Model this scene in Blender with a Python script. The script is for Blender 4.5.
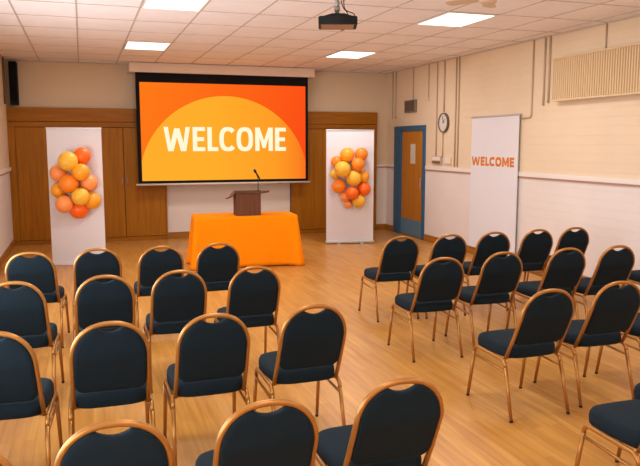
import bpy, bmesh, math, random
from mathutils import Vector, Matrix
random.seed(4)
PI = math.pi
scene = bpy.context.scene
col = scene.collection
for o in list(bpy.data.objects):
    bpy.data.objects.remove(o)

# ------------------------------------------------------------ camera
FPX = 700.0
cam_d = bpy.data.cameras.new('camera')
cam_d.sensor_fit = 'HORIZONTAL'
cam_d.sensor_width = 36.0
cam_d.lens = 36.0 * FPX / 640.0
cam_d.clip_start = 0.05
cam = bpy.data.objects.new('camera', cam_d)
col.objects.link(cam)
_a, _b = (82 - 320) / FPX, (233 - 144) / FPX
_Y = Vector((_a, _b, -1)).normalized()
_Z = Vector((0, 1, _b)).normalized()
_X = _Y.cross(_Z)
R = Matrix((_X, _Y, _Z))          # camera axes to room axes
cam.matrix_world = Matrix.Translation((0, 0, 1.85)) @ R.to_4x4()
scene.camera = cam

# ------------------------------------------------------------ world, exposure
w = bpy.data.worlds.new('world')
scene.world = w
w.use_nodes = True
w.node_tree.nodes['Background'].inputs[0].default_value = (1, .93, .85, 1)
w.node_tree.nodes['Background'].inputs[1].default_value = 0.5
vs = scene.view_settings
vs.view_transform = 'Standard'
vs.look = 'None'
vs.gamma = 1
vs.use_curve_mapping = False
vs.exposure = 0.0
LAMP_W = 32
LAMP_C = (.93, .965, 1.0)
REAR_FILL_W = 180
SIDE_FILL_W = 310

# room size
XL, XR, YB, YR, ZC, ZD = -1.26, 6.213, 13.92, -2.2, 3.345, 1.39
GX, GY, GY0 = 0.666, 0.88, 10.81      # ceiling grid
LIGHTS = [(x, y) for y in (10.81, 7.29, 3.77, 0.25) for x in (0.666, 3.996)]


def area(name, loc, rot, sx, sy, e, c):
    l = bpy.data.lights.new(name, 'AREA')
    l.shape = 'RECTANGLE'
    l.size, l.size_y, l.energy, l.color = sx, sy, e, c
    o = bpy.data.objects.new(name, l)
    o.location = loc
    o.rotation_euler = rot
    col.objects.link(o)
    return o


for x, y in LIGHTS:
    area('panel_lamp', (x + GX / 2, y + GY / 2, ZC - .03), (0, 0, 0), .58, .78, LAMP_W, LAMP_C)
# invented fill by the rear wall behind the camera, tilted up for the ceiling
area('rear_fill', (2.5, YR + .1, 1.7), (-PI / 2 - 1.0, 0, 0), 6.0, 1.8, REAR_FILL_W, (.84, .92, 1.0))
# added fill along the unseen left wall, brightens ceiling and right wall
area('side_fill', (XL + .1, 4.9, 1.35), (0, -PI / 2 - .38, 0), 1.5, 8.6, SIDE_FILL_W, (.84, .92, 1.0))


# ------------------------------------------------------------ materials
def lin(c):
    return tuple(((v / 255) / 12.92 if v / 255 <= .04045 else ((v / 255 + .055) / 1.055) ** 2.4) for v in c) + (1,)


def mat(name, c, rough=.5, metal=0, spec=.5, var=0, vscale=8, bump=0, bscale=60, sheen=0, sub=0, coat=0):
    m = bpy.data.materials.new(name)
    m.use_nodes = True
    nt = m.node_tree
    b = nt.nodes['Principled BSDF']
    c = lin(c)
    b.inputs['Base Color'].default_value = c
    b.inputs['Roughness'].default_value = rough
    b.inputs['Metallic'].default_value = metal
    b.inputs['Specular IOR Level'].default_value = spec
    if sheen:
        b.inputs['Sheen Weight'].default_value = sheen
        b.inputs['Sheen Roughness'].default_value = .4
    if coat:
        b.inputs['Coat Weight'].default_value = coat
        b.inputs['Coat Roughness'].default_value = .15
    if sub:
        b.inputs['Subsurface Weight'].default_value = sub
        b.inputs['Subsurface Radius'].default_value = (.08, .04, .02)
        b.inputs['Subsurface Scale'].default_value = .5
    tc = nt.nodes.new('ShaderNodeTexCoord')
    if var:
        n = nt.nodes.new('ShaderNodeTexNoise')
        n.inputs['Scale'].default_value = vscale
        n.inputs['Detail'].default_value = 4
        nt.links.new(tc.outputs['Object'], n.inputs['Vector'])
        r = nt.nodes.new('ShaderNodeValToRGB')
        r.color_ramp.elements[0].position = .3
        r.color_ramp.elements[1].position = .7
        r.color_ramp.elements[0].color = tuple(v * (1 - var) for v in c[:3]) + (1,)
        r.color_ramp.elements[1].color = tuple(min(1, v * (1 + var)) for v in c[:3]) + (1,)
        nt.links.new(n.outputs['Fac'], r.inputs['Fac'])
        nt.links.new(r.outputs['Color'], b.inputs['Base Color'])
    if bump:
        n = nt.nodes.new('ShaderNodeTexNoise')
        n.inputs['Scale'].default_value = bscale
        n.inputs['Detail'].default_value = 3
        nt.links.new(tc.outputs['Object'], n.inputs['Vector'])
        bp = nt.nodes.new('ShaderNodeBump')
        bp.inputs['Strength'].default_value = bump
        bp.inputs['Distance'].default_value = .01
        nt.links.new(n.outputs['Fac'], bp.inputs['Height'])
        nt.links.new(bp.outputs['Normal'], b.inputs['Normal'])
    return m


def emit(name, c, s=1.0):
    m = bpy.data.materials.new(name)
    m.use_nodes = True
    nt = m.node_tree
    nt.nodes.clear()
    e = nt.nodes.new('ShaderNodeEmission')
    e.inputs[0].default_value = lin(c)
    e.inputs[1].default_value = s
    o = nt.nodes.new('ShaderNodeOutputMaterial')
    nt.links.new(e.outputs[0], o.inputs[0])
    return m


def wood_mat(name, dark, light, rough=.4, scale=(30, 30, 1.5), coat=0):
    m = mat(name, light, rough, coat=coat, spec=.25)
    nt = m.node_tree
    b = nt.nodes['Principled BSDF']
    tc = nt.nodes.new('ShaderNodeTexCoord')
    mp = nt.nodes.new('ShaderNodeMapping')
    mp.inputs['Scale'].default_value = scale
    n = nt.nodes.new('ShaderNodeTexNoise')
    n.inputs['Scale'].default_value = 1
    n.inputs['Detail'].default_value = 5
    n.inputs['Distortion'].default_value = .6
    r = nt.nodes.new('ShaderNodeValToRGB')
    r.color_ramp.elements[0].position = .3
    r.color_ramp.elements[1].position = .72
    r.color_ramp.elements[0].color = lin(dark)
    r.color_ramp.elements[1].color = lin(light)
    nt.links.new(tc.outputs['Object'], mp.inputs[0])
    nt.links.new(mp.outputs[0], n.inputs['Vector'])
    nt.links.new(n.outputs['Fac'], r.inputs[0])
    nt.links.new(r.outputs[0], b.inputs['Base Color'])
    return m


def floor_mat():
    m = mat('wood_floor', (205, 145, 75), .36, spec=.4)
    nt = m.node_tree
    b = nt.nodes['Principled BSDF']
    N = nt.nodes.new
    L = nt.links.new
    tc = N('ShaderNodeTexCoord')
    mp = N('ShaderNodeMapping')
    mp.inputs['Rotation'].default_value = (0, 0, PI / 2)
    L(tc.outputs['Object'], mp.inputs[0])
    br = N('ShaderNodeTexBrick')
    br.inputs['Color1'].default_value = lin((205, 148, 73))
    br.inputs['Color2'].default_value = lin((192, 132, 60))
    br.inputs['Mortar'].default_value = lin((172, 120, 58))
    br.inputs['Scale'].default_value = 1
    br.inputs['Mortar Size'].default_value = .001
    br.inputs['Mortar Smooth'].default_value = .3
    br.inputs['Bias'].default_value = 0
    br.inputs['Brick Width'].default_value = .62
    br.inputs['Row Height'].default_value = .07
    br.offset = .37
    L(mp.outputs[0], br.inputs['Vector'])
    m2 = N('ShaderNodeMapping')
    m2.inputs['Scale'].default_value = (26, 1.6, 1)
    L(tc.outputs['Object'], m2.inputs[0])
    n = N('ShaderNodeTexNoise')
    n.inputs['Scale'].default_value = 1
    n.inputs['Detail'].default_value = 6
    n.inputs['Distortion'].default_value = .5
    L(m2.outputs[0], n.inputs['Vector'])
    r = N('ShaderNodeValToRGB')
    r.color_ramp.elements[0].position = .3
    r.color_ramp.elements[1].position = .7
    r.color_ramp.elements[0].color = (.82, .79, .74, 1)
    r.color_ramp.elements[1].color = (1.12, 1.12, 1.12, 1)
    L(n.outputs['Fac'], r.inputs[0])
    mx = N('ShaderNodeMix')
    mx.data_type = 'RGBA'
    mx.blend_type = 'MULTIPLY'
    mx.inputs[0].default_value = 1
    L(br.outputs['Color'], mx.inputs[6])
    L(r.outputs[0], mx.inputs[7])
    L(mx.outputs[2], b.inputs['Base Color'])
    bp = N('ShaderNodeBump')
    bp.inputs['Strength'].default_value = .12
    bp.inputs['Distance'].default_value = .002
    L(n.outputs['Fac'], bp.inputs['Height'])
    L(bp.outputs['Normal'], b.inputs['Normal'])
    return m


def ceiling_mat():
    """mineral tile with a fine pitted surface"""
    m = mat('ceiling_tile', (246, 240, 240), .9, var=.03, vscale=2.5, bump=.25, bscale=90, spec=.2)
    return m


def block_wall_mat(name, c):
    """painted blockwork, faint courses"""
    m = mat(name, c, .75, spec=.25, var=.025, vscale=1.6)
    nt = m.node_tree
    b = nt.nodes['Principled BSDF']
    N = nt.nodes.new
    L = nt.links.new
    tc = N('ShaderNodeTexCoord')
    sp = N('ShaderNodeSeparateXYZ')
    L(tc.outputs['Object'], sp.inputs[0])
    cb = N('ShaderNodeCombineXYZ')
    ad = N('ShaderNodeMath')
    ad.operation = 'ADD'
    L(sp.outputs[0], ad.inputs[0])
    L(sp.outputs[1], ad.inputs[1])
    L(ad.outputs[0], cb.inputs[0])
    L(sp.outputs[2], cb.inputs[1])
    br = N('ShaderNodeTexBrick')
    br.inputs['Scale'].default_value = 1
    br.inputs['Mortar Size'].default_value = .004
    br.inputs['Mortar Smooth'].default_value = .8
    br.inputs['Brick Width'].default_value = 60
    br.inputs['Row Height'].default_value = .115
    L(cb.outputs[0], br.inputs['Vector'])
    iv = N('ShaderNodeMath')
    iv.operation = 'SUBTRACT'
    iv.inputs[0].default_value = 1
    L(br.outputs['Fac'], iv.inputs[1])
    bp = N('ShaderNodeBump')
    bp.inputs['Strength'].default_value = .5
    bp.inputs['Distance'].default_value = .004
    L(iv.outputs[0], bp.inputs['Height'])
    L(bp.outputs['Normal'], b.inputs['Normal'])
    return m


M = dict(
    floor=floor_mat(),
    ceil=ceiling_mat(),
    grid=mat('ceiling_grid', (196, 180, 168), .6),
    upper=block_wall_mat('cream_block_wall', (231, 208, 177)),
    lower=block_wall_mat('white_block_wall', (230, 218, 211)),
    plaster=mat('cream_plaster', (222, 198, 168), .8, var=.02, vscale=1.2, spec=.2),
    white_plaster=mat('white_plaster', (232, 218, 206), .8, var=.02, vscale=1.2, spec=.2),
    panel=wood_mat('cupboard_wood', (150, 92, 6), (176, 112, 14), .5, (26, 26, 1.3)),
    panel_trim=wood_mat('cupboard_trim_wood', (146, 88, 8), (170, 106, 16), .5, (2, 26, 26)),
    gap=mat('dark_gap', (58, 30, 14), .8),
    skirt=wood_mat('skirting_wood', (150, 94, 32), (176, 114, 44), .4, (1.3, 1.3, 26)),
    door=wood_mat('door_wood', (176, 112, 38), (198, 132, 52), .35, (26, 26, 1.3)),
    blue=mat('blue_gloss_paint', (44, 98, 134), .35, var=.04),
    kick=mat('pale_blue_plate', (92, 134, 160), .35),
    steel=mat('brushed_steel', (190, 190, 190), .35, 1),
    glass=mat('wired_glass', (214, 208, 196), .2, var=.06, vscale=60),
    trunk=mat('white_trunking', (236, 226, 216), .5),
    trunkline=mat('brown_rail_line', (176, 132, 112), .6),
    conduit=mat('painted_conduit', (196, 168, 138), .5),
    conduit_dark=mat('dark_conduit', (112, 92, 72), .5),
    black=mat('black_plastic', (12, 13, 16), .55, spec=.25),
    matte=mat('black_border', (12, 12, 14), .8, spec=.2),
    housing=mat('screen_housing', (226, 204, 184), .5),
    white=mat('white_vinyl', (228, 225, 230), .55, var=.01, vscale=2),
    alu=mat('aluminium', (205, 203, 202), .4, .7),
    orange_print=mat('orange_print', (214, 122, 14), .6),
    cloth=mat('orange_cloth', (255, 142, 0), .9, spec=.15, var=.03, vscale=5, bump=.15, bscale=400),
    lectern=wood_mat('walnut_laminate', (88, 52, 34), (112, 68, 44), .45, (50, 50, 2)),
    lectern_top=wood_mat('dark_walnut', (84, 54, 40), (104, 70, 52), .4, (2, 30, 30)),
    fabric=mat('navy_fabric', (12, 28, 37), .9, var=.08, vscale=300, bump=.25, bscale=600, spec=.25),
    copper=mat('copper_frame', (172, 116, 54), .33, .5, var=.04, vscale=20),
    rubber=mat('black_rubber', (22, 20, 20), .7),
    radiator=mat('cream_radiator', (226, 198, 156), .5),
    led=emit('lit_diffuser', (255, 250, 240), 2.6),
    clockface=mat('clock_face', (222, 216, 208), .5),
    greybox=mat('grey_grille', (128, 112, 94), .6),
    greybox_dark=mat('grille_slots', (84, 72, 60), .7),
    pole=mat('galvanised_pole', (150, 148, 140), .4, .6, var=.2, vscale=40),
    fanwood=mat('tan_fan_blade', (206, 176, 146), .5),
    screen_txt=emit('cream_light', (255, 250, 214), 1.0),
    rail_bottom=mat('screen_bar', (225, 210, 196), .5),
)

BAL = {
    'deep orange': mat('deep_orange_latex', (255, 110, 14), .42, sub=.1),
    'orange': mat('orange_latex', (255, 142, 30), .42, sub=.1),
    'golden orange': mat('golden_latex', (250, 168, 34), .42, sub=.1),
    'yellow': mat('yellow_latex', (250, 190, 58), .42, sub=.1),
    'peach': mat('peach_latex', (255, 158, 84), .42, sub=.1),
}


def screen_mat():
    """the projected picture: an amber disc rising on an orange field"""
    m = bpy.data.materials.new('projected_picture')
    m.use_nodes = True
    nt = m.node_tree
    nt.nodes.clear()
    N = nt.nodes.new
    L = nt.links.new
    tc = N('ShaderNodeTexCoord')
    sp = N('ShaderNodeSeparateXYZ')
    L(tc.outputs['Object'], sp.inputs[0])

    def math_(op, a, b_=None, clamp=False):
        n = N('ShaderNodeMath')
        n.operation = op
        n.use_clamp = clamp
        for i, v in enumerate((a, b_)):
            if v is None:
                continue
            if isinstance(v, (int, float)):
                n.inputs[i].default_value = v
            else:
                L(v, n.inputs[i])
        return n.outputs[0]
    x, z = sp.outputs[0], sp.outputs[2]
    dx = math_('SUBTRACT', x, 2.645)
    dz = math_('SUBTRACT', z, 1.105)
    d = math_('SQRT', math_('ADD', math_('MULTIPLY', dx, dx), math_('MULTIPLY', dz, dz)))
    inside = math_('MULTIPLY', math_('SUBTRACT', 1.66, d), 120, True)
    u = math_('DIVIDE', math_('SUBTRACT', x, 1.05), 3.2, True)
    v = math_('DIVIDE', math_('SUBTRACT', z, 1.15), 1.83, True)
    g1 = N('ShaderNodeValToRGB')
    L(math_('ADD', math_('MULTIPLY', u, .75), math_('MULTIPLY', math_('SUBTRACT', 1.0, v), .12)), g1.inputs[0])
    g1.color_ramp.elements[0].color = lin((255, 122, 24))
    g1.color_ramp.elements[1].color = lin((252, 62, 22))
    g2 = N('ShaderNodeValToRGB')
    L(math_('MAXIMUM', math_('SUBTRACT', u, .05), math_('MULTIPLY', u, u)), g2.inputs[0])
    e = g2.color_ramp.elements
    e[0].color = lin((255, 174, 44))
    e[0].position = .35
    e[1].color = lin((250, 112, 30))
    e[1].position = 1
    k = g2.color_ramp.elements.new(.75)
    k.color = lin((255, 158, 38))
    mx = N('ShaderNodeMix')
    mx.data_type = 'RGBA'
    L(inside, mx.inputs[0])
    L(g1.outputs[0], mx.inputs[6])
    L(g2.outputs[0], mx.inputs[7])
    em = N('ShaderNodeEmission')
    em.inputs[1].default_value = 1.0
    L(mx.outputs[2], em.inputs[0])
    o = N('ShaderNodeOutputMaterial')
    L(em.outputs[0], o.inputs[0])
    return m


M['screen'] = screen_mat()


# ------------------------------------------------------------ mesh helpers
def obj(name, bm, m, parent=None, smooth=False, kind=None):
    me = bpy.data.meshes.new(name)
    bmesh.ops.recalc_face_normals(bm, faces=bm.faces)
    bm.to_mesh(me)
    bm.free()
    for mm in (m if isinstance(m, (list, tuple)) else [m]):
        me.materials.append(mm)
    if smooth:
        for p in me.polygons:
            p.use_smooth = True
    o = bpy.data.objects.new(name, me)
    col.objects.link(o)
    if parent:
        o.parent = parent
    if kind:
        o['kind'] = kind
    return o


def struct(name, bm, m):
    return obj(name, bm, m, kind='structure')


def tag(o, label, cat, group=None):
    o['label'] = label
    o['category'] = cat
    if group:
        o['group'] = group
    return o


def thing(name, label, cat, loc=(0, 0, 0), rz=0, group=None):
    o = bpy.data.objects.new(name, None)
    o.empty_display_size = .1
    col.objects.link(o)
    o.location = loc
    o.rotation_euler = (0, 0, rz)
    return tag(o, label, cat, group)


def box(bm, lo, hi, bev=0, seg=2, mat_i=0):
    t = bmesh.new()
    bmesh.ops.create_cube(t, size=1)
    for v in t.verts:
        v.co = Vector([lo[i] + (v.co[i] + .5) * (hi[i] - lo[i]) for i in range(3)])
    if bev:
        bmesh.ops.bevel(t, geom=list(t.edges), offset=bev, segments=seg, affect='EDGES', profile=.5)
    for f in t.faces:
        f.material_index = mat_i
    me = bpy.data.meshes.new('_t')
    t.to_mesh(me)
    t.free()
    bm.from_mesh(me)
    bpy.data.meshes.remove(me)
    return bm


def B(lo, hi, bev=0, seg=2):
    return box(bmesh.new(), lo, hi, bev, seg)


def round_path(pts, rad, n=5):
    pts = [Vector(p) for p in pts]
    out = [pts[0]]
    for i in range(1, len(pts) - 1):
        a, b, c = pts[i - 1], pts[i], pts[i + 1]
        r = rad[i - 1] if isinstance(rad, (list, tuple)) else rad
        r = min(r, (a - b).length * .49, (c - b).length * .49)
        p, q = b + (a - b).normalized() * r, b + (c - b).normalized() * r
        for k in range(n + 1):
            t = k / n
            out.append(p * (1 - t) ** 2 + b * 2 * t * (1 - t) + q * t * t)
    out.append(pts[-1])
    return out


def tube(bm, pts, r, n=10, cap=True):
    pts = [Vector(p) for p in pts]
    rings = []
    t0 = (pts[1] - pts[0]).normalized()
    up = Vector((1, 0, 0)) if abs(t0.x) < .9 else Vector((0, 1, 0))
    nrm = (up - t0 * up.dot(t0)).normalized()
    for i, p in enumerate(pts):
        if i == 0:
            t = (pts[1] - p).normalized()
        elif i == len(pts) - 1:
            t = (p - pts[i - 1]).normalized()
        else:
            t = ((pts[i + 1] - p).normalized() + (p - pts[i - 1]).normalized()).normalized()
        nrm = (nrm - t * nrm.dot(t)).normalized()
        bn = t.cross(nrm)
        rr = r[i] if isinstance(r, (list, tuple)) else r
        rings.append([bm.verts.new(p + nrm * (rr * math.cos(2 * PI * k / n)) + bn * (rr * math.sin(2 * PI * k / n))) for k in range(n)])
    for a, b in zip(rings, rings[1:]):
        for k in range(n):
            bm.faces.new((a[k], a[(k + 1) % n], b[(k + 1) % n], b[k]))
    if cap:
        bm.faces.new(rings[0][::-1])
        bm.faces.new(rings[-1])
    return bm


def T(pts, r, n=10):
    return tube(bmesh.new(), pts, r, n)


def prism(bm, poly, axis, lo, hi):
    """poly in 2D extruded along axis (0,1,2)"""
    def P(a, b, c):
        return {0: (c, a, b), 1: (a, c, b), 2: (a, b, c)}[axis]
    v0 = [bm.verts.new(P(a, b, lo)) for a, b in poly]
    v1 = [bm.verts.new(P(a, b, hi)) for a, b in poly]
    bm.faces.new(v0[::-1])
    bm.faces.new(v1)
    n = len(poly)
    for i in range(n):
        bm.faces.new((v0[i], v0[(i + 1) % n], v1[(i + 1) % n], v1[i]))
    return bm


def ring_prism(bm, outer, inner, lo, hi, closed=True):
    """band between two matching 2D outlines (x,z), extruded in y"""
    n = len(outer)
    a0 = [bm.verts.new((p[0], lo, p[1])) for p in outer]
    b0 = [bm.verts.new((p[0], lo, p[1])) for p in inner]
    a1 = [bm.verts.new((p[0], hi, p[1])) for p in outer]
    b1 = [bm.verts.new((p[0], hi, p[1])) for p in inner]
    m = n if closed else n - 1
    for i in range(m):
        j = (i + 1) % n
        bm.faces.new((a0[i], a0[j], b0[j], b0[i]))
        bm.faces.new((a1[i], b1[i], b1[j], a1[j]))
        bm.faces.new((a0[i], a1[i], a1[j], a0[j]))
        bm.faces.new((b0[i], b0[j], b1[j], b1[i]))
    if not closed:
        for i in (0, n - 1):
            bm.faces.new((a0[i], b0[i], b1[i], a1[i]))
    return bm


def se(t, a, b, e):
    c, s = math.cos(t), math.sin(t)
    return (a * math.copysign(abs(c) ** (2 / e), c), b * math.copysign(abs(s) ** (2 / e), s))


def letter(bm, ch, x0, x1, z0, z1, y0, y1, s):
    W, H = x1 - x0, z1 - z0

    def P(pts):
        prism(bm, [(x0 + a, z0 + b) for a, b in pts], 1, y0, y1)
    h = s * .86
    if ch == 'L':
        P([(0, 0), (W, 0), (W, h), (s, h), (s, H), (0, H)])
    elif ch == 'E':
        m = H / 2
        P([(0, 0), (W, 0), (W, h), (s, h), (s, m - h / 2), (W * .92, m - h / 2), (W * .92, m + h / 2), (s, m + h / 2), (s, H - h), (W, H - h), (W, H), (0, H)])
    elif ch == 'M':
        P([(0, 0), (s, 0), (s, H * .58), (W / 2 - s * .32, H * .12), (W / 2 + s * .32, H * .12), (W - s, H * .58), (W - s, 0), (W, 0), (W, H), (W - s * 1.05, H), (W / 2, H * .45), (s * 1.05, H), (0, H)])
    elif ch == 'W':
        P([(0, H), (W * .16, 0), (W * .36, 0), (W / 2, H * .58), (W * .64, 0), (W * .84, 0), (W, H), (W - s * .98, H), (W * .74, H * .34), (W * .60, H * .94), (W * .40, H * .94), (W * .26, H * .34), (s * .98, H)])
    elif ch in 'OC':
        cx, cz = x0 + W / 2, z0 + H / 2
        n = 36
        if ch == 'O':
            ts = [2 * PI * k / n for k in range(n)]
        else:
            g = .72
            ts = [g + (2 * PI - 2 * g) * k / n for k in range(n + 1)]
            W *= 1.1
            cx = x0 + W / 2
        out = [(cx + p[0], cz + p[1]) for p in (se(t, W / 2, H / 2 * 1.02, 2.6) for t in ts)]
        inn = [(cx + p[0], cz + p[1]) for p in (se(t, W / 2 - s, H / 2 - h, 2.6) for t in ts)]
        ring_prism(bm, out, inn, y0, y1, ch == 'O')


def welcome(x0, x1, z0, z1, y0, y1):
    bm = bmesh.new()
    Wd = x1 - x0
    fr = [('W', 0, .208), ('E', .228, .327), ('L', .346, .432), ('C', .442, .57), ('O', .583, .72), ('M', .739, .888), ('E', .907, 1)]
    for ch, a, b in fr:
        letter(bm, ch, x0 + a * Wd, x0 + b * Wd, z0, z1, y0, y1, Wd * .036)
    return bm


# ------------------------------------------------------------ setting
struct('floor', B((XL - .1, YR - .1, -.1), (XR + .1, YB + .1, 0)), M['floor'])

# ceiling slab holes are not needed: the lit panels sit just under the tiles
struct('ceiling', B((XL - .1, YR - .1, ZC), (XR + .1, YB + .1, ZC + .1)), M['ceil'])
bm = bmesh.new()
k = -2
while XL < k * GX < XR or k < 0:
    x = k * GX
    if x > XL:
        box(bm, (x - .009, YR, ZC - .006), (x + .009, YB, ZC + .002))
    k += 1
y = GY0 - GY * 14
while y < YB:
    if y > YR:
        box(bm, (XL, y - .007, ZC - .005), (XR, y + .007, ZC + .002))
    y += GY
box(bm, (XL, YB - .022, ZC - .02), (XR, YB, ZC + .001))
box(bm, (XL, YR, ZC - .02), (XL + .022, YB, ZC + .001))
box(bm, (XR - .022, YR, ZC - .02), (XR, YB, ZC + .001))
struct('trim_1', bm, M['grid'])


def two_tone_wall(name, lo, hi, m_up, m_low):
    bm = bmesh.new()
    box(bm, (lo[0], lo[1], 0), (hi[0], hi[1], ZD))
    n = len(bm.faces)
    box(bm, (lo[0], lo[1], ZD), (hi[0], hi[1], ZC), mat_i=1)
    return obj(name, bm, [m_low, m_up], kind='structure')


two_tone_wall('wall_left', (XL - .1, YR), (XL, YB), M['upper'], M['lower'])
# right wall has the doorway cut out
DY0, DY1, DZ = 12.10, 13.50, 2.21
bm = bmesh.new()
box(bm, (XR, YR, 0), (XR + .1, DY0, ZD), mat_i=0)
box(bm, (XR, YR, ZD), (XR + .1, DY0, ZC), mat_i=1)
box(bm, (XR, DY1, 0), (XR + .1, YB, ZD), mat_i=0)
box(bm, (XR, DY1, ZD), (XR + .1, YB, ZC), mat_i=1)
box(bm, (XR, DY0, DZ), (XR + .1, DY1, ZC), mat_i=1)
box(bm, (XR + .1, DY0 - .1, 0), (XR + .2, DY1 + .1, DZ + .1), mat_i=1)
obj('wall_right', bm, [M['lower'], M['upper']], kind='structure')
bm = bmesh.new()
box(bm, (XL, YB, 0), (XR, YB + .1, 1.39), mat_i=0)
box(bm, (XL, YB, 1.39), (XR, YB + .1, ZC), mat_i=1)
obj('wall_back', bm, [M['white_plaster'], M['plaster']], kind='structure')
struct('wall_rear', B((XL, YR - .1, 0), (XR, YR, ZC)), M['plaster'])

# skirtings
struct('baseboard_left', B((XL, YR, 0), (XL + .022, YB - .09, .125), .004), M['skirt'])
bm = bmesh.new()
box(bm, (XR - .022, YR, 0), (XR, DY0 - .02, .125), .004)
box(bm, (XR - .022, DY1 + .02, 0), (XR, YB, .125), .004)
struct('baseboard_right', bm, M['skirt'])
bm = bmesh.new()
box(bm, (1.54, YB - .022, 0), (4.02, YB, .125), .004)
box(bm, (5.94, YB - .022, 0), (XR - .022, YB, .125), .004)
struct('baseboard_back', bm, M['skirt'])

# dado trunking, with a brown line below
for nm, parts in dict(
        trim_2=[((XR - .022, YR, ZD - .02), (XR, DY0 - .02, ZD + .045)), ((XR - .022, DY1 + .02, ZD - .02), (XR, YB, ZD + .03))],
        trim_3=[((XL, YR, ZD - .02), (XL + .03, YB, ZD + .045))],
        trim_4=[((5.95, YB - .02, ZD - .02), (XR - .03, YB, ZD + .02))]).items():
    bm = bmesh.new()
    for lo, hi in parts:
        box(bm, lo, hi, .005)
    struct(nm, bm, M['trunk'])
for nm, parts in dict(
        trim_5=[((XR - .016, YR, ZD - .045), (XR, DY0 - .02, ZD - .021)), ((XR - .016, DY1 + .02, ZD - .045), (XR, YB, ZD - .021))],
        trim_6=[((XL, YR, ZD - .045), (XL + .016, YB, ZD - .021))],
        trim_7=[((5.95, YB - .016, ZD - .045), (XR - .016, YB, ZD - .021))]).items():
    bm = bmesh.new()
    for lo, hi in parts:
        box(bm, lo, hi)
    struct(nm, bm, M['trunkline'])

# right door: blue frame, wooden leaf, vision pane, kick plate, handle
bm = bmesh.new()
box(bm, (XR - .025, DY0 - .0, 0), (XR + .1, DY0 + .10, DZ), .004)
box(bm, (XR - .025, DY1 - .31, 0), (XR + .1, DY1, DZ), .004)
box(bm, (XR - .025, DY0 + .10, DZ - .10), (XR + .1, DY1 - .31, DZ), .004)
door = obj('door_1', B((XR + .015, DY0 + .10, .01), (XR + .06, DY1 - .31, DZ - .10), .002), M['door'], kind='structure')
fr = obj('door_frame', bm, M['blue'], door)
obj('kick_plate', B((XR + .008, DY0 + .11, .02), (XR + .0155, DY1 - .28, .34)), M['kick'], door)
vp = obj('vision_pane', B((XR + .006, 12.58, 1.46), (XR + .016, 12.78, 1.85)), M['glass'], door)
obj('door_handle', tube(bmesh.new(), round_path([(XR + .02, 12.27, 1.18), (XR - .02, 12.27, 1.18), (XR - .02, 12.27, .95), (XR + .02, 12.27, .95)], .01), .009, 8), M['steel'], door, True)

# ------------------------------------------------------------ wooden cupboards on the back wall
YP = YB - .09


def cupboards(label, x0, x1, cuts, px, handles):
    t = thing('built_in_cupboard', label, 'cupboard', (0, 0, 0))
    obj('carcass', B((x0, YP + .02, 0), (x1, YB - .001, 2.50)), M['gap'], t)
    obj('fascia_board', B((x0, YP - .01, 2.26), (x1, YP + .02, 2.51), .003), M['panel_trim'], t)
    obj('head_rail', B((x0, YP - .002, 2.16), (x1, YP + .02, 2.252), .003), M['panel_trim'], t)
    obj('plinth', B((x0, YP - .002, 0), (x1, YP + .02, .075), .003), M['panel_trim'], t)
    for a in px:
        obj('stile', B((a[0], YP - .002, .079), (a[1], YP + .02, 2.156), .002), M['panel'], t)
    for i, (a, b) in enumerate(cuts):
        d = obj('cupboard_door', B((a + .006, YP - .004, .085), (b - .006, YP + .02, 2.15), .003), M['panel'], t)
        for hx in handles.get(i, ()):
            obj('handle', T(round_path([(hx, YP, 1.22), (hx, YP - .03, 1.22), (hx, YP - .03, 1.08), (hx, YP, 1.08)], .008), .008, 8), M['steel'], d, True)
    return t


cupboards('wide wooden cupboard wall left of the projection screen, behind the left balloon banner', XL + .001, 1.525,
          [(XL + .12, -.20), (-.20, .74), (.74, 1.50)], [(XL + .001, XL + .12), (1.50, 1.525)], {1: [.695], 2: [.785]})
cupboards('wooden cupboard wall right of the projection screen, behind the right balloon banner', 4.04, 5.94,
          [(4.06, 4.82), (4.82, 5.90)], [(4.04, 4.06), (5.90, 5.94)], {})

# ------------------------------------------------------------ ceiling panel lights (lit)
LL = ['lit ceiling panel beyond the left lit one, above the left end of the screen',
      'lit ceiling panel above the right end of the projection screen',
      'large lit ceiling panel at the top edge, left of the projector',
      'lit ceiling panel right of the projector, before the ceiling fan']
for i, (x, y) in enumerate(LIGHTS[:4]):
    t = thing('ceiling_light', LL[i], 'ceiling light', (x + GX / 2, y + GY / 2, ZC), 0, 'ceiling light panels')
    bm = bmesh.new()
    a, b = GX / 2 - .012, GY / 2 - .010
    box(bm, (-a, -b, -.014), (a, -b + .02, 0))
    box(bm, (-a, b - .02, -.014), (a, b, 0))
    box(bm, (-a, -b + .02, -.014), (-a + .02, b - .02, 0))
    box(bm, (a - .02, -b + .02, -.014), (a, b - .02, 0))
    obj('light_frame', bm, M['trunk'], t)
    obj('diffuser', B((-a + .02, -b + .02, -.010), (a - .02, b - .02, 0)), M['led'], t)

# ------------------------------------------------------------ projection screen
YS = YB - .40
t = thing('projection_screen', 'wide projection screen on the back wall showing a bright orange welcome picture', 'projection screen', (0, 0, 0))
obj('screen_housing', B((.865, YS - .06, 3.16), (4.434, YB - .001, 3.335), .008), M['housing'], t)
bm = bmesh.new()
box(bm, (.975, YS, 1.105), (4.306, YS + .008, 3.162))
sheet = obj('screen_border', bm, M['matte'], t)
pic = obj('projected_image', B((1.045, YS - .003, 1.16), (4.252, YS, 2.985)), M['screen'], sheet)
obj('welcome_lettering', welcome(1.458, 3.842, 1.715, 2.17, YS - .006, YS - .003), M['screen_txt'], sheet)
obj('bottom_bar', T([(.93, YS + .004, 1.09), (4.35, YS + .004, 1.09)], .02, 12), M['rail_bottom'], t, True)

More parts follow.
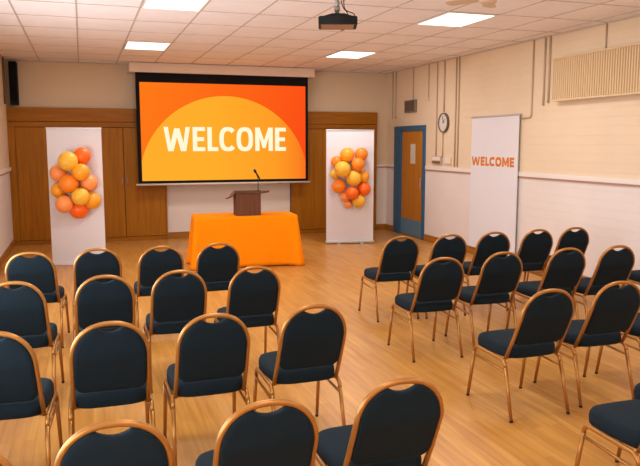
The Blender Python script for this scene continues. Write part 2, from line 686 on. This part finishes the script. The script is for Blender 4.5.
# ------------------------------------------------------------ tall column speaker top left, dark pipe beside it
t = thing('column_speaker', 'tall black column loudspeaker high in the left corner of the back wall', 'speaker', (0, 0, 0))
obj('cabinet', B((-1.18, YB - .20, 2.54), (-1.04, YB - .03, 3.30), .012), M['black'], t)
obj('speaker_grille', B((-1.165, YB - .206, 2.58), (-1.055, YB - .199, 3.28), .004), M['matte'], t)
obj('wall_bracket', B((-1.15, YB - .03, 2.85), (-1.11, YB, 3.0)), M['black'], t)
tag(obj('wall_pipe', T([(XL + .022, 13.45, 2.54), (XL + .022, 13.45, ZC)], .016, 8), M['conduit_dark'], None, True), 'dark vertical pipe high on the left wall beside the column speaker', 'pipe')

# ------------------------------------------------------------ banners


def rollup(label, p0, p1, h, feet, slim=False):
    """p0,p1 bottom corners (x,y)"""
    d = Vector((p1[0] - p0[0], p1[1] - p0[1]))
    W = d.length
    t = thing('roll_up_banner', label, 'banner', (p0[0], p0[1], 0), math.atan2(d.y, d.x))
    obj('graphic_sheet', B((.008, -.003, .05), (W - .008, .003, h)), M['white'], t)
    obj('top_rail', B((0, -.012, h - .012), (W, .012, h + .014), .004), M['alu'], t)
    if slim:
        obj('base_cassette', B((-.004, -.03, 0), (W + .004, .05, .05), .008), M['white'], t)
    else:
        obj('base_cassette', B((-.012, -.05, .012), (W + .012, .05, .058), .01), M['alu'], t)
    for fx in feet:
        obj('foot', B((fx - .03, -.14, 0), (fx + .03, .14, .014), .004), M['alu'], t)
    obj('support_pole', T([(W / 2, .03, .05), (W / 2, .03, h)], .01, 8), M['alu'], t, True)
    return t


B1 = rollup('plain white roll-up banner with balloons, in front of the left cupboards', (-.510, 11.38), (.290, 11.24), 2.085, (), True)
B2 = rollup('plain white roll-up banner with balloons, right of the orange-covered table', (4.235, 12.22), (5.125, 12.05), 2.10, (.23, .67))

t = thing('hanging_banner', 'white banner reading welcome in orange, hung flat on the right wall', 'banner', (XR - .046, 10.35, 0), -PI / 2)
BW = 1.33
obj('graphic_sheet', B((0, -.010, .135), (BW, .004, 2.275), .001), M['white'], t)
obj('top_rail', B((-.015, -.02, 2.27), (BW + .015, .040, 2.295), .004), M['alu'], t)
obj('welcome_lettering', welcome(.03, BW - .085, 1.50, 1.645, -.012, -.010), M['orange_print'], t)


# ------------------------------------------------------------ balloons
def balloon_mesh(r):
    bm = bmesh.new()
    n, m = 20, 14
    rings = []
    for i in range(1, m):
        a = PI * i / m
        z = math.cos(a)
        rr = math.sin(a) * (1 if z > 0 else 1 - .10 * z * z)
        zz = z * (1 if z > 0 else 1.12)
        rings.append([bm.verts.new((r * rr * math.cos(2 * PI * k / n), r * rr * math.sin(2 * PI * k / n), r * zz)) for k in range(n)])
    top = bm.verts.new((0, 0, r))
    bot = bm.verts.new((0, 0, -r * 1.12))
    for k in range(n):
        bm.faces.new((top, rings[0][(k + 1) % n], rings[0][k]))
        bm.faces.new((bot, rings[-1][k], rings[-1][(k + 1) % n]))
    for a, b in zip(rings, rings[1:]):
        for k in range(n):
            bm.faces.new((a[k], a[(k + 1) % n], b[(k + 1) % n], b[k]))
    return bm


def knot_mesh(r):
    bm = bmesh.new()
    tube(bm, [(0, 0, -r * 1.10), (0, 0, -r * 1.14), (0, 0, -r * 1.18)], [.006, .009, .014], 8)
    return bm


def balloon(x, y, z, r, colr, label, group):
    o = tag(obj('balloon', balloon_mesh(r * 1.07), BAL[colr], None, True), label, 'balloon', group)
    obj('balloon_knot', knot_mesh(r * 1.07), BAL[colr], o, True)
    o.location = (x, y, z)
    # neck turned in towards the banner
    o.rotation_euler = (random.uniform(.9, 1.3), 0, random.uniform(-.5, .5))
    return o


# centre x, y, z, radius, colour, label
LB = [
    (-0.207, 11.052, 1.597, 0.135, 'yellow', 'large yellow balloon at the upper left of the left banner cluster'),
    (-0.007, 11.157, 1.673, 0.119, 'deep orange', 'deep orange balloon topmost in the left banner cluster'),
    (-0.359, 11.223, 1.416, 0.115, 'peach', 'peach balloon at the left edge of the left banner cluster'),
    (-0.034, 11.025, 1.436, 0.120, 'golden orange', 'golden balloon under the topmost deep orange one, left banner'),
    (-0.209, 11.099, 1.263, 0.134, 'orange', 'orange balloon in the middle of the left banner cluster'),
    (0.078, 11.143, 1.266, 0.117, 'peach', 'peach balloon at the right edge of the left banner cluster'),
    (-0.362, 11.232, 1.160, 0.108, 'golden orange', 'golden balloon at the lower left edge of the left banner cluster'),
    (-0.052, 10.991, 1.072, 0.123, 'yellow', 'pale yellow balloon low in the front of the left banner cluster'),
    (0.109, 11.136, 0.997, 0.119, 'golden orange', 'golden balloon at the lower right edge of the left banner cluster'),
    (-0.285, 11.072, 0.961, 0.124, 'peach', 'peach balloon at the bottom left of the left banner cluster'),
    (-0.087, 11.159, 0.866, 0.131, 'deep orange', 'deep orange balloon lowest in the left banner cluster'),
]
RB = [
    (4.586, 12.013, 1.652, 0.125, 'golden orange', 'large golden balloon topmost in the right banner cluster'),
    (4.862, 11.973, 1.667, 0.113, 'orange', 'orange balloon at the top right of the right banner cluster'),
    (4.403, 12.079, 1.530, 0.096, 'orange', 'small orange balloon at the upper left of the right banner cluster'),
    (4.771, 11.921, 1.479, 0.117, 'orange', 'orange balloon below the top right one, right banner cluster'),
    (4.464, 11.919, 1.397, 0.137, 'yellow', 'large yellow balloon at the left of the right banner cluster'),
    (4.381, 12.095, 1.305, 0.085, 'yellow', 'small pale balloon half hidden at the left edge, right banner'),
    (4.692, 11.931, 1.228, 0.134, 'yellow', 'large yellow balloon in the middle of the right banner cluster'),
    (4.908, 11.975, 1.251, 0.104, 'golden orange', 'golden balloon at the right edge of the right banner cluster'),
    (4.439, 12.047, 1.083, 0.119, 'orange', 'orange balloon at the lower left of the right banner cluster'),
    (4.917, 11.958, 1.026, 0.117, 'deep orange', 'deep orange balloon at the lower right of the right banner cluster'),
    (4.648, 11.898, 0.961, 0.111, 'deep orange', 'deep orange balloon low in the middle of the right banner cluster'),
    (4.565, 12.054, 0.889, 0.091, 'peach', 'small peach balloon tucked low on the left, right banner cluster'),
    (4.627, 12.064, 0.743, 0.071, 'peach', 'smallest balloon, peach, hanging lowest in the right banner cluster'),
    (4.816, 11.977, 0.808, 0.117, 'yellow', 'yellow balloon at the bottom right of the right banner cluster'),
]
for x, y, z, rr, c, lb_ in LB:
    balloon(x, y, z, rr, c, lb_, 'balloons on the left banner')
for x, y, z, rr, c, lb_ in RB:
    balloon(x - .012 - .05 * max(0, x - 4.6), y, z, rr, c, lb_, 'balloons on the right banner')

# ------------------------------------------------------------ table, cloth, lectern, microphone
TX, TY, TZ, TA = 2.32, 10.53, .765, math.radians(-4)
TW, TD = 1.52, .56
t = thing('trestle_table', 'narrow trestle table hidden under the orange cloth below the screen', 'table', (TX, TY, 0), TA)
obj('tabletop', B((-TW / 2, -TD / 2, TZ - .03), (TW / 2, TD / 2, TZ), .004), M['lectern'], t)
for sx in (-1, 1):
    for sy in (-1, 1):
        obj('leg', T([(sx * (TW / 2 - .1), sy * (TD / 2 - .06), 0), (sx * (TW / 2 - .1), sy * (TD / 2 - .06), TZ - .03)], .014, 8), M['steel'], t, True)


def cloth():
    bm = bmesh.new()
    N = 220
    hw, hd, rc = TW / 2 + .008, TD / 2 + .008, .025
    per = []
    # sample a rounded rectangle by arc length
    segs = []
    pts = []
    for cx, cy, a0 in ((hw - rc, -hd + rc, -PI / 2), (hw - rc, hd - rc, 0), (-hw + rc, hd - rc, PI / 2), (-hw + rc, -hd + rc, PI)):
        for k in range(9):
            a = a0 + PI / 2 * k / 8
            pts.append((Vector((cx + rc * math.cos(a), cy + rc * math.sin(a))), Vector((math.cos(a), math.sin(a)))))
    # densify straight runs
    dense = []
    for i in range(len(pts)):
        p, q = pts[i], pts[(i + 1) % len(pts)]
        L = (q[0] - p[0]).length
        n = max(1, int(L / .018))
        for k in range(n):
            s = k / n
            nn = (p[1] * (1 - s) + q[1] * s).normalized()
            dense.append((p[0].lerp(q[0], s), nn))
    levels = 14
    rings = []
    s = 0
    arc = [0]
    for i in range(1, len(dense)):
        arc.append(arc[-1] + (dense[i][0] - dense[i - 1][0]).length)
    for lv in range(levels + 1):
        f = lv / levels
        ring = []
        for i, (p, nn) in enumerate(dense):
            corner = max(0, 1 - ((abs(p.x) - hw) ** 2 + (abs(p.y) - hd) ** 2) ** .5 / .16)
            side = abs(nn.x)
            wv = .5 * math.sin(arc[i] * 21) + .3 * math.sin(arc[i] * 47 + 1) + .3 * math.sin(arc[i] * 9.3 + 2)
            amp = (.006 + .012 * side + .034 * corner) * f
            out = .006 + f * (.012 + .020 * side + .060 * corner ** 1.2) + wv * amp
            drop = 1 - math.cos(min(1, f * 6) * PI / 2) if False else 0
            z = TZ + .005 - f * (TZ - .012 + .012 * corner)
            ring.append(bm.verts.new((p.x + nn.x * out, p.y + nn.y * out, z)))
        rings.append(ring)
    inner = [bm.verts.new((p.x - nn.x * .004, p.y - nn.y * .004, TZ + .010)) for p, nn in dense]
    n = len(dense)
    allr = [inner] + rings
    for a, b in zip(allr, allr[1:]):
        for i in range(n):
            bm.faces.new((a[i], a[(i + 1) % n], b[(i + 1) % n], b[i]))
    bm.faces.new(inner)
    bmesh.ops.solidify(bm, geom=list(bm.faces), thickness=.003) if False else None
    return bm


o = tag(obj('tablecloth', cloth(), M['cloth'], None, True), 'bright orange floor-length tablecloth over the table below the screen', 'tablecloth')
o.location = (TX, TY, 0)
o.rotation_euler = (0, 0, TA)
for p in o.data.polygons:
    if len(p.vertices) > 8:
        p.use_smooth = False
sm = o.modifiers.new('thickness', 'SOLIDIFY')
sm.thickness = .003
sm.offset = 1

LZ = TZ + .0135
t = thing('lectern', 'small brown wooden tabletop lectern standing on the orange tablecloth', 'lectern', (2.345, 10.43, LZ), math.radians(-3))
bm = bmesh.new()
hw0, hw1 = .185, .195
LH = .345
# tapered body, open on the speaker's side
for lo, hi in (((-.19, -.13, 0), (.19, -.112, LH)), ((-.19, -.112, 0), (-.172, .13, LH - .02)), ((.172, -.112, 0), (.19, .13, LH - .02))):
    box(bm, lo, hi, .002)
box(bm, (-.172, -.112, 0), (.172, .13, .018))
obj('body', bm, M['lectern'], t)
obj('shelf', B((-.172, -.112, .17), (.172, .12, .186)), M['lectern'], t)
bm = bmesh.new()
prism(bm, [(-.30, -.075), (-.245, -.055), (-.20, .0), (.26, .0), (.315, .008), (.315, .034), (.26, .032), (-.205, .032), (-.25, -.035), (-.30, -.055)], 1, -.16, .17)
for v in bm.verts:
    v.co.z += LH - .003 - max(0, (v.co.y + .12)) * .13 + .0
obj('reading_surface', bm, M['lectern_top'], t)
obj('book_lip', B((-.18, .165, LH - .04), (.25, .182, LH + .015), .003), M['lectern_top'], t)

t = thing('microphone', 'black gooseneck microphone standing up from the brown lectern', 'microphone', (2.525, 10.45, LZ + LH + .012))
obj('base', T([(0, 0, -.006), (0, 0, .012)], .022, 14), M['black'], t, True)
obj('gooseneck', T(round_path([(0, 0, .01), (0, 0, .21), (-.03, 0, .27)], .05), .006, 8), M['black'], t, True)
obj('microphone_head', T([(.035, 0, .17), (.02, 0, .20), (-.03, 0, .28), (-.038, 0, .293), (-.055, 0, .322), (-.062, 0, .330)], [.006, .011, .012, .020, .020, .010], 12), M['black'], t, True)

# ------------------------------------------------------------ projector and fan
t = thing('projector', 'black projector hung from the ceiling on a short pole', 'projector', (2.258, 6.19, 2.94), math.radians(-19))
bm = bmesh.new()
hw, hd = .175, .14
n = 14
low = []
outline = []
for k in range(n + 1):
    s = -1 + 2 * k / n
    outline.append((s * hw, -hd - .03 * (1 - s * s)))
outline += [(hw, hd), (-hw, hd)]
prism(bm, outline, 2, -.030, .045)
bmesh.ops.bevel(bm, geom=[e for e in bm.edges], offset=.006, segments=2, affect='EDGES')
obj('projector_body', bm, M['black'], t)
bm = bmesh.new()
prism(bm, [(-.15, .044), (.15, .044), (.06, .072), (-.05, .072)], 1, -.12, .10)
obj('top_cover', bm, M['black'], t)
obj('lit_underside', B((-.150, -.15, -.035), (.145, .12, -.029), .002), mat('warm_bounce_tone', (150, 116, 82), .4, .3), t)  # tan tone paints the warm bounce light onto the projector's underside
obj('lens', T([(.05, hd - .01, 0), (.05, hd + .035, 0)], .034, 18), M['black'], t, True)
obj('mount_plate', B((-.05, -.05, .070), (.05, .05, .084), .003), M['pole'], t)
obj('mount_pole', T([(-.005, 0, .08), (-.005, 0, .35)], .020, 14), M['pole'], t, True)
obj('mount_collar', T([(-.005, 0, .11), (-.005, 0, .15)], .027, 14), M['pole'], t, True)
obj('ceiling_plate', B((-.07, -.07, .345), (.07, .07, .404), .003), M['pole'], t)
obj('cable', T(round_path([(.16, .02, .045), (.155, .01, .09), (.06, 0, .12), (.055, 0, .20), (.045, 0, .40)], .05), .0045, 6), M['black'], t, True)
obj('cable', T(round_path([(.10, .02, .055), (.09, .0, .10), (.05, .01, .14), (.025, .01, .22), (.03, .01, .40)], .04), .004, 6), M['rubber'], t, True)

t = thing('ceiling_fan', 'tan ceiling fan peeking in at the top edge, right of the projector', 'ceiling fan', (3.31, 5.36, 3.07), 0)
obj('motor_housing', T([(0, 0, -.04), (0, 0, -.03), (0, 0, .04), (0, 0, .06)], [.04, .075, .075, .04], 20), M['fanwood'], t, True)
obj('down_rod', T([(0, 0, .05), (0, 0, .275)], .014, 10), M['fanwood'], t, True)
for k in range(5):
    a = math.radians(90 + 38) - k * 2 * PI / 5
    bm = bmesh.new()
    pl = [(.05, -.02), (.12, -.05), (.34, -.06), (.375, -.03), (.38, 0), (.375, .03), (.34, .06), (.12, .05), (.05, .02)]
    prism(bm, pl, 2, -.004, .004)
    bl = obj('fan_blade', bm, M['fanwood'], t)
    bl.rotation_euler = (math.radians(8), 0, a)

# ------------------------------------------------------------ right wall services
GC = 'conduits on the right wall'


def conduit(pts, r, label, m='conduit'):
    return tag(obj('conduit', T(pts, r, 8), M[m], None, True), label, 'conduit', GC)


cx = XR - .014
conduit([(cx, 13.62, 2.37), (cx, 13.62, ZC)], .014, 'thin vertical conduit nearest the back corner, on the right wall')
conduit([(cx, 13.46, 2.37), (cx, 13.46, ZC)], .014, 'vertical conduit just left of the grey grille, second from the corner')
conduit([(cx, 12.66, 2.71), (cx, 12.66, ZC)], .010, 'short conduit running up from the grey grille above the door')
conduit([(cx, 12.01, 2.70), (cx, 12.01, ZC)], .010, 'short thin conduit ending in a small box right of the door')
conduit([(cx, 11.67, 1.63), (cx, 11.67, ZC)], .012, 'long vertical conduit left of the round clock, down to the socket')
conduit([(cx, 11.40, 2.42), (cx, 11.40, ZC)], .012, 'conduit running from the ceiling down to the round clock')
conduit([(cx, 11.42, 1.62), (cx, 11.42, 2.05)], .010, 'short conduit running down from below the round clock')
conduit([(cx, 10.98, 1.45), (cx, 10.98, ZC)], .013, 'left one of the paired tall conduits right of the clock', 'conduit')
conduit([(cx, 10.88, 1.45), (cx, 10.88, ZC)], .013, 'right one of the paired tall conduits right of the clock', 'conduit')
conduit(round_path([(cx, 9.00, 2.225), (cx, 8.78, 2.235), (cx, 8.78, ZC)], .05), .012, 'bent conduit rising beside the hanging welcome banner')
conduit([(cx, 8.51, 2.39), (cx, 8.51, ZC)], .014, 'vertical conduit at the far end of the radiator, left of two', 'conduit')
conduit([(cx, 8.40, 2.42), (cx, 8.40, ZC)], .016, 'vertical conduit touching the far end of the radiator', 'conduit')
conduit([(cx, 7.30, 3.0), (cx, 7.30, ZC)], .010, 'short conduit from the ceiling down to the radiator top')
tag(obj('junction_box', B((XR - .03, 11.98, 2.66), (XR, 12.05, 2.71), .004), M['upper']), 'tiny cream junction box at the end of the short conduit', 'junction box')

t = thing('ventilation_grille', 'grey square ventilation grille above the blue-framed door', 'vent', (XR, 12.74, 2.59), 0)
obj('grille_frame', B((-.05, -.24, -.12), (-.0, .24, .12), .006), M['greybox'], t)
bm = bmesh.new()
for k in range(8):
    y = -.20 + k * .052
    box(bm, (-.056, y, -.095), (-.049, y + .028, .095))
obj('slats', bm, M['greybox_dark'], t)

t = thing('wall_clock', 'round white wall clock with a dark rim right of the door', 'clock', (XR, 11.38, 2.23), -PI / 2)
bm = bmesh.new()
n = 40
o1 = [(.175 * math.cos(2 * PI * k / n), .175 * math.sin(2 * PI * k / n)) for k in range(n)]
i1 = [(.156 * math.cos(2 * PI * k / n), .156 * math.sin(2 * PI * k / n)) for k in range(n)]
ring_prism(bm, o1, i1, -.045, 0)
obj('clock_rim', bm, M['conduit_dark'], t)
obj('clock_face', prism(bmesh.new(), i1, 1, -.03, 0), M['clockface'], t)
obj('hour_hand', prism(bmesh.new(), [(-.008, -.01), (.008, -.01), (.045, .06), (.033, .066)], 1, -.034, -.031), M['black'], t)
obj('minute_hand', prism(bmesh.new(), [(-.006, -.01), (.006, -.01), (-.02, .115), (-.03, .113)], 1, -.038, -.0345), M['black'], t)
bm = bmesh.new()
for k in range(12):
    a = k * PI / 6
    p, q = Vector((math.cos(a), 0, math.sin(a))) * .125, Vector((math.cos(a), 0, math.sin(a))) * .143
    d = Vector((-math.sin(a), 0, math.cos(a))) * .004
    vs_ = [bm.verts.new((v.x, -.0315, v.z)) for v in (p - d, p + d, q + d, q - d)]
    bm.faces.new(vs_)
obj('hour_marks', bm, M['black'], t)

t = thing('wall_socket', 'dark-edged double wall socket on the rail below the clock', 'socket', (XR, 11.60, 1.56))
obj('back_box', B((-.045, -.17, -.07), (0, .17, .07), .006), M['conduit'], t)
obj('socket_face', B((-.05, -.15, -.01), (-.044, .15, .055), .003), M['trunk'], t)
obj('lower_strip', B((-.052, -.16, -.06), (-.044, .16, -.025), .003), M['conduit_dark'], t)
t = thing('wall_socket', 'cream wall socket between the clock socket and the paired conduits', 'socket', (XR, 11.20, 1.56))
obj('back_box', B((-.035, -.11, -.07), (0, .11, .06), .006), M['upper'], t)
obj('socket_face', B((-.04, -.09, -.045), (-.034, .09, .04), .003), M['trunk'], t)

# corrugated heater high on the right wall
t = thing('wall_radiator', 'long cream ribbed radiator panel high on the right wall', 'radiator', (XR, 0, 0))
ya, yb_ = 5.6, 8.18
bm = bmesh.new()
prof = []
pitch = .043
n = int((yb_ - ya) / pitch)
y = ya
for k in range(n):
    prof += [(-.115, y), (-.115, y + pitch * .4), (-.088, y + pitch * .52), (-.088, y + pitch * .88)]
    y += pitch
prof.append((-.115, y))
poly = prof + [(-.055, y), (-.055, ya)]
prism(bm, poly, 2, 2.445, 2.985)
obj('ribbed_panel', bm, M['radiator'], t)
obj('top_casing', B((-.125, ya, 2.985), (-.04, y, 3.005), .004), M['radiator'], t)
obj('bottom_casing', B((-.125, ya, 2.425), (-.04, y, 2.445), .004), M['radiator'], t)
obj('back_panel', B((-.055, ya, 2.445), (-.035, y, 2.985)), M['radiator'], t)
for by in (6.0, 7.9):
    obj('bracket', B((-.035, by, 2.47), (0, by + .04, 2.97)), M['radiator'], t)


# ------------------------------------------------------------ banquet chairs
def arch(hw, z0, zs, zt, n=28, e=2.25):
    """hoop centre line in (x, z): up the left side, over, down the right"""
    pts = [(-hw * 1.02, z0), (-hw * 1.01, (z0 + zs) / 2)]
    for k in range(n + 1):
        a = PI - PI * k / n
        p = se(a, hw, zt - zs, e)
        pts.append((p[0], zs + p[1]))
    pts += [(hw * 1.01, (z0 + zs) / 2), (hw * 1.02, z0)]
    return pts


def lean(z):
    """y of the back plane at height z, chair-local (front is +y)"""
    if z < .72:
        return -.165 - (z - .42) * .47
    return -.306 - (z - .72) * .17


def pad(outline, cx, cz, thick, ybase, face=1):
    """upholstered pad standing in the leaning back plane"""
    bm = bmesh.new()
    prof = [(1.0, -.30), (1.0, .30), (.993, .72), (.97, .93), (.88, 1.0), (.55, 1.03), (.2, 1.05)]
    front, back = [], []
    for s, d in prof:
        front.append([bm.verts.new((cx + (x - cx) * s, ybase(cz + (z - cz) * s) + d * thick / 2, cz + (z - cz) * s)) for x, z in outline])
    for s, d in [(1.0, -.30), (.993, -.72), (.97, -.93), (.88, -1.0), (.55, -1.02), (.2, -1.02)]:
        back.append([bm.verts.new((cx + (x - cx) * s, ybase(cz + (z - cz) * s) + d * thick / 2, cz + (z - cz) * s)) for x, z in outline])
    n = len(outline)
    for seq in (front, [front[0]] + back[1:]):
        for a, b in zip(seq, seq[1:]):
            for i in range(n):
                bm.faces.new((a[i], a[(i + 1) % n], b[(i + 1) % n], b[i]))
        c = bm.verts.new(sum((v.co for v in seq[-1]), Vector()) / n)
        for i in range(n):
            bm.faces.new((seq[-1][i], seq[-1][(i + 1) % n], c))
    for v in back[0]:
        bm.verts.remove(v)
    return bm


HW = .2015


def make_chair():
    t = thing('banquet_chair', '', 'chair')
    # hoop
    ar = arch(HW, .40, .70, .897)
    pts = [(x, lean(z), z) for x, z in ar]
    pts[0] = (pts[0][0], -.150, .405)
    pts[-1] = (pts[-1][0], -.150, .405)
    obj('back_frame', T(pts, .0130, 10), M['copper'], t, True)
    # backrest pad
    hi = arch(HW - .009, .52, .70, .886, 40)
    hi = hi[1:-1]
    out = []
    for x, z in hi:
        if z > .75 and abs(x) < .082:
            z = min(z, .884 - .033 * (1 - (x / .082) ** 2))
        out.append((x, z))
    hwb = HW - .009
    for k in range(9):       # rounded lower edge, right to left
        a = -PI / 2 * k / 8
        out.append((hwb - .05 + .05 * math.cos(a), .556 + .05 * math.sin(a)))
    for k in range(1, 8):
        out.append((hwb - .05 - (2 * hwb - .1) * k / 8, .506))
    for k in range(9):
        a = -PI / 2 - PI / 2 * k / 8
        out.append((-hwb + .05 + .05 * math.cos(a), .556 + .05 * math.sin(a)))
    obj('backrest', pad(out, 0, .69, .040, lean), M['fabric'], t, True)
    # seat
    bm = bmesh.new()
    ol = []
    n = 48
    for k in range(n):
        a = 2 * PI * k / n
        x, y = se(a, .218, .218, 4.5)
        x *= 1 + .04 * (y / .218)
        y = y + .022 + (.012 * (1 - (x / .22) ** 2) if y > 0 else 0)
        ol.append((x, y))
    rings = []
    for s, z in [(.80, .406), (.97, .407), (1.0, .415), (1.012, .445), (1.0, .468), (.965, .484), (.88, .492), (.6, .497), (.25, .500)]:
        rings.append([bm.verts.new((x * s, .02 + (y - .02) * s, z)) for x, y in ol])
    for a, b in zip(rings, rings[1:]):
        for i in range(n):
            bm.faces.new((a[i], a[(i + 1) % n], b[(i + 1) % n], b[i]))
    bm.faces.new(rings[0][::-1])
    bm.faces.new(rings[-1])
    obj('seat', bm, M['fabric'], t, True)
    # side rails, legs, stretchers
    for s in (-1, 1):
        fx, rx = s * .230, s * .2225
        F, Rr = (fx, .272, .012), (fx, -.272, .012)
        cf, cr = (rx, .205, .404), (rx, -.165, .394)
        rp = round_path([F, cf, cr, Rr], .045, 6)
        i0, i1 = 1, len(rp) - 2
        # split: front leg, rail with both bends, rear leg
        obj('side_rail', T(rp[1:-1], .0132, 10), M['copper'], t, True)
        for foot, top in ((rp[0], rp[1]), (rp[-1], rp[-2])):
            lg = obj('leg', T([foot, top], [.0115, .0132], 10), M['copper'], t, True)
            d = (top - foot).normalized()
            obj('rubber_foot', T([foot - d * .012, foot + d * .002], .0122, 10), M['rubber'], lg, True)
        a = Vector(F).lerp(Vector(cf), .83)
        b = Vector(Rr).lerp(Vector(cr), .80)
        obj('stretcher', T([a, b], .0088, 8), M['copper'], t, True)
    for yy in (.16, -.14):
        obj('cross_bar', T([(-.225, yy, .405), (.225, yy, .405)], .0085, 8), M['copper'], t, True)
    return t


proto = make_chair()
first = [True]


def place(x, y, label, rz, group):
    if first[0]:
        r = proto
        first[0] = False
    else:
        r = proto.copy()
        col.objects.link(r)
        for ch in list(proto.children):
            c = ch.copy()
            col.objects.link(c)
            c.parent = r
            for g in ch.children:
                d = g.copy()
                col.objects.link(d)
                d.parent = c
    r.location = (x, y, 0)
    r.rotation_euler = (0, 0, math.radians(rz))
    r['label'] = label
    if x < 2 and y < 3:
        r.scale = (.955, 1, 1)
    elif x < 2 and y < 6:
        r.scale = (.968, 1, 1.028)
        dy = .10 if y < 5 else .14
        r.location.y -= dy
        if x > .5:
            r.location.x *= 1 - dy / y
    r['group'] = group


GL, GR = 'banquet chairs of the left block', 'banquet chairs of the right block'
CH = [
    (-0.450, 6.930, -5, GL, 'navy chair in the front row by the left wall, before the left balloon banner'),
    (0.092, 6.970, 0, GL, 'second navy chair from the left wall in the front row, below the left banner'),
    (0.655, 6.930, 1, GL, 'third navy chair from the left wall in the front row, left of the orange cloth'),
    (1.200, 6.960, 1, GL, 'front-row navy chair of the left block directly before the orange tablecloth'),
    (-0.456, 5.530, -4, GL, 'navy chair at the left wall in the second row of the left block'),
    (0.112, 5.570, 0, GL, 'second navy chair from the left wall in the left block second row'),
    (0.655, 5.600, 0, GL, 'third navy chair from the left wall in the left block second row'),
    (1.238, 5.590, 0, GL, 'aisle-end navy chair in the left block second row, below the tablecloth'),
    (-0.435, 4.140, -5, GL, 'navy chair cut by the left picture edge in the third row'),
    (0.098, 4.160, 0, GL, 'second navy chair from the left in the third row of the left block'),
    (0.662, 4.160, 0, GL, 'third navy chair from the left in the third row of the left block'),
    (1.262, 4.190, 1, GL, 'aisle-end navy chair of the left block third row, its seat clear on the left'),
    (-0.420, 2.700, -3, GL, 'navy chair of which only a hoop corner shows at the bottom left corner'),
    (0.068, 2.745, -1, GL, 'nearest-row navy chair at the bottom edge, left of the two large middle ones'),
    (0.620, 2.765, 0, GL, 'large near navy chair at the bottom edge, middle of the nearest three backs'),
    (1.195, 2.825, 0, GL, 'large near navy chair at the bottom edge, nearest the central aisle'),
    (3.095, 6.850, -1, GR, 'front-row navy chair on the aisle side of the right block, below the door'),
    (3.645, 6.820, -1, GR, 'second navy chair from the aisle in the right block front row'),
    (4.205, 6.860, -1, GR, 'front-row navy chair standing before the white hanging banner'),
    (4.795, 6.900, -1, GR, 'fourth navy chair from the aisle in the right block front row'),
    (5.315, 6.930, -1, GR, 'front-row navy chair nearest the right wall'),
    (2.845, 5.500, -1, GR, 'navy chair on the aisle end of the right block second row'),
    (3.495, 5.600, -1, GR, 'second navy chair from the aisle in the right block second row'),
    (4.195, 5.620, -1, GR, 'third navy chair from the aisle in the right block second row'),
    (4.745, 5.600, -1, GR, 'fourth navy chair from the aisle in the right block second row'),
    (5.700, 5.780, -1, GR, 'navy chair by the right wall, only its seat showing at the right edge'),
    (2.873, 4.120, 0.8, GR, 'navy chair on the aisle end of the right block third row, all legs visible'),
    (3.505, 4.190, -1, GR, 'second navy chair from the aisle in the right block third row'),
    (4.115, 4.220, 0, GR, 'third navy chair from the aisle, cut by the right edge in the third row'),
    (2.645, 2.660, 0, GR, 'nearest navy chair at the bottom right corner, only seat and front leg showing'),
    (3.130, 2.870, 0, GR, 'navy chair of which only a seat corner shows at the right edge, last row'),
]
for x, y, rz, g, lb in CH:
    place(x, y, lb, rz, g)
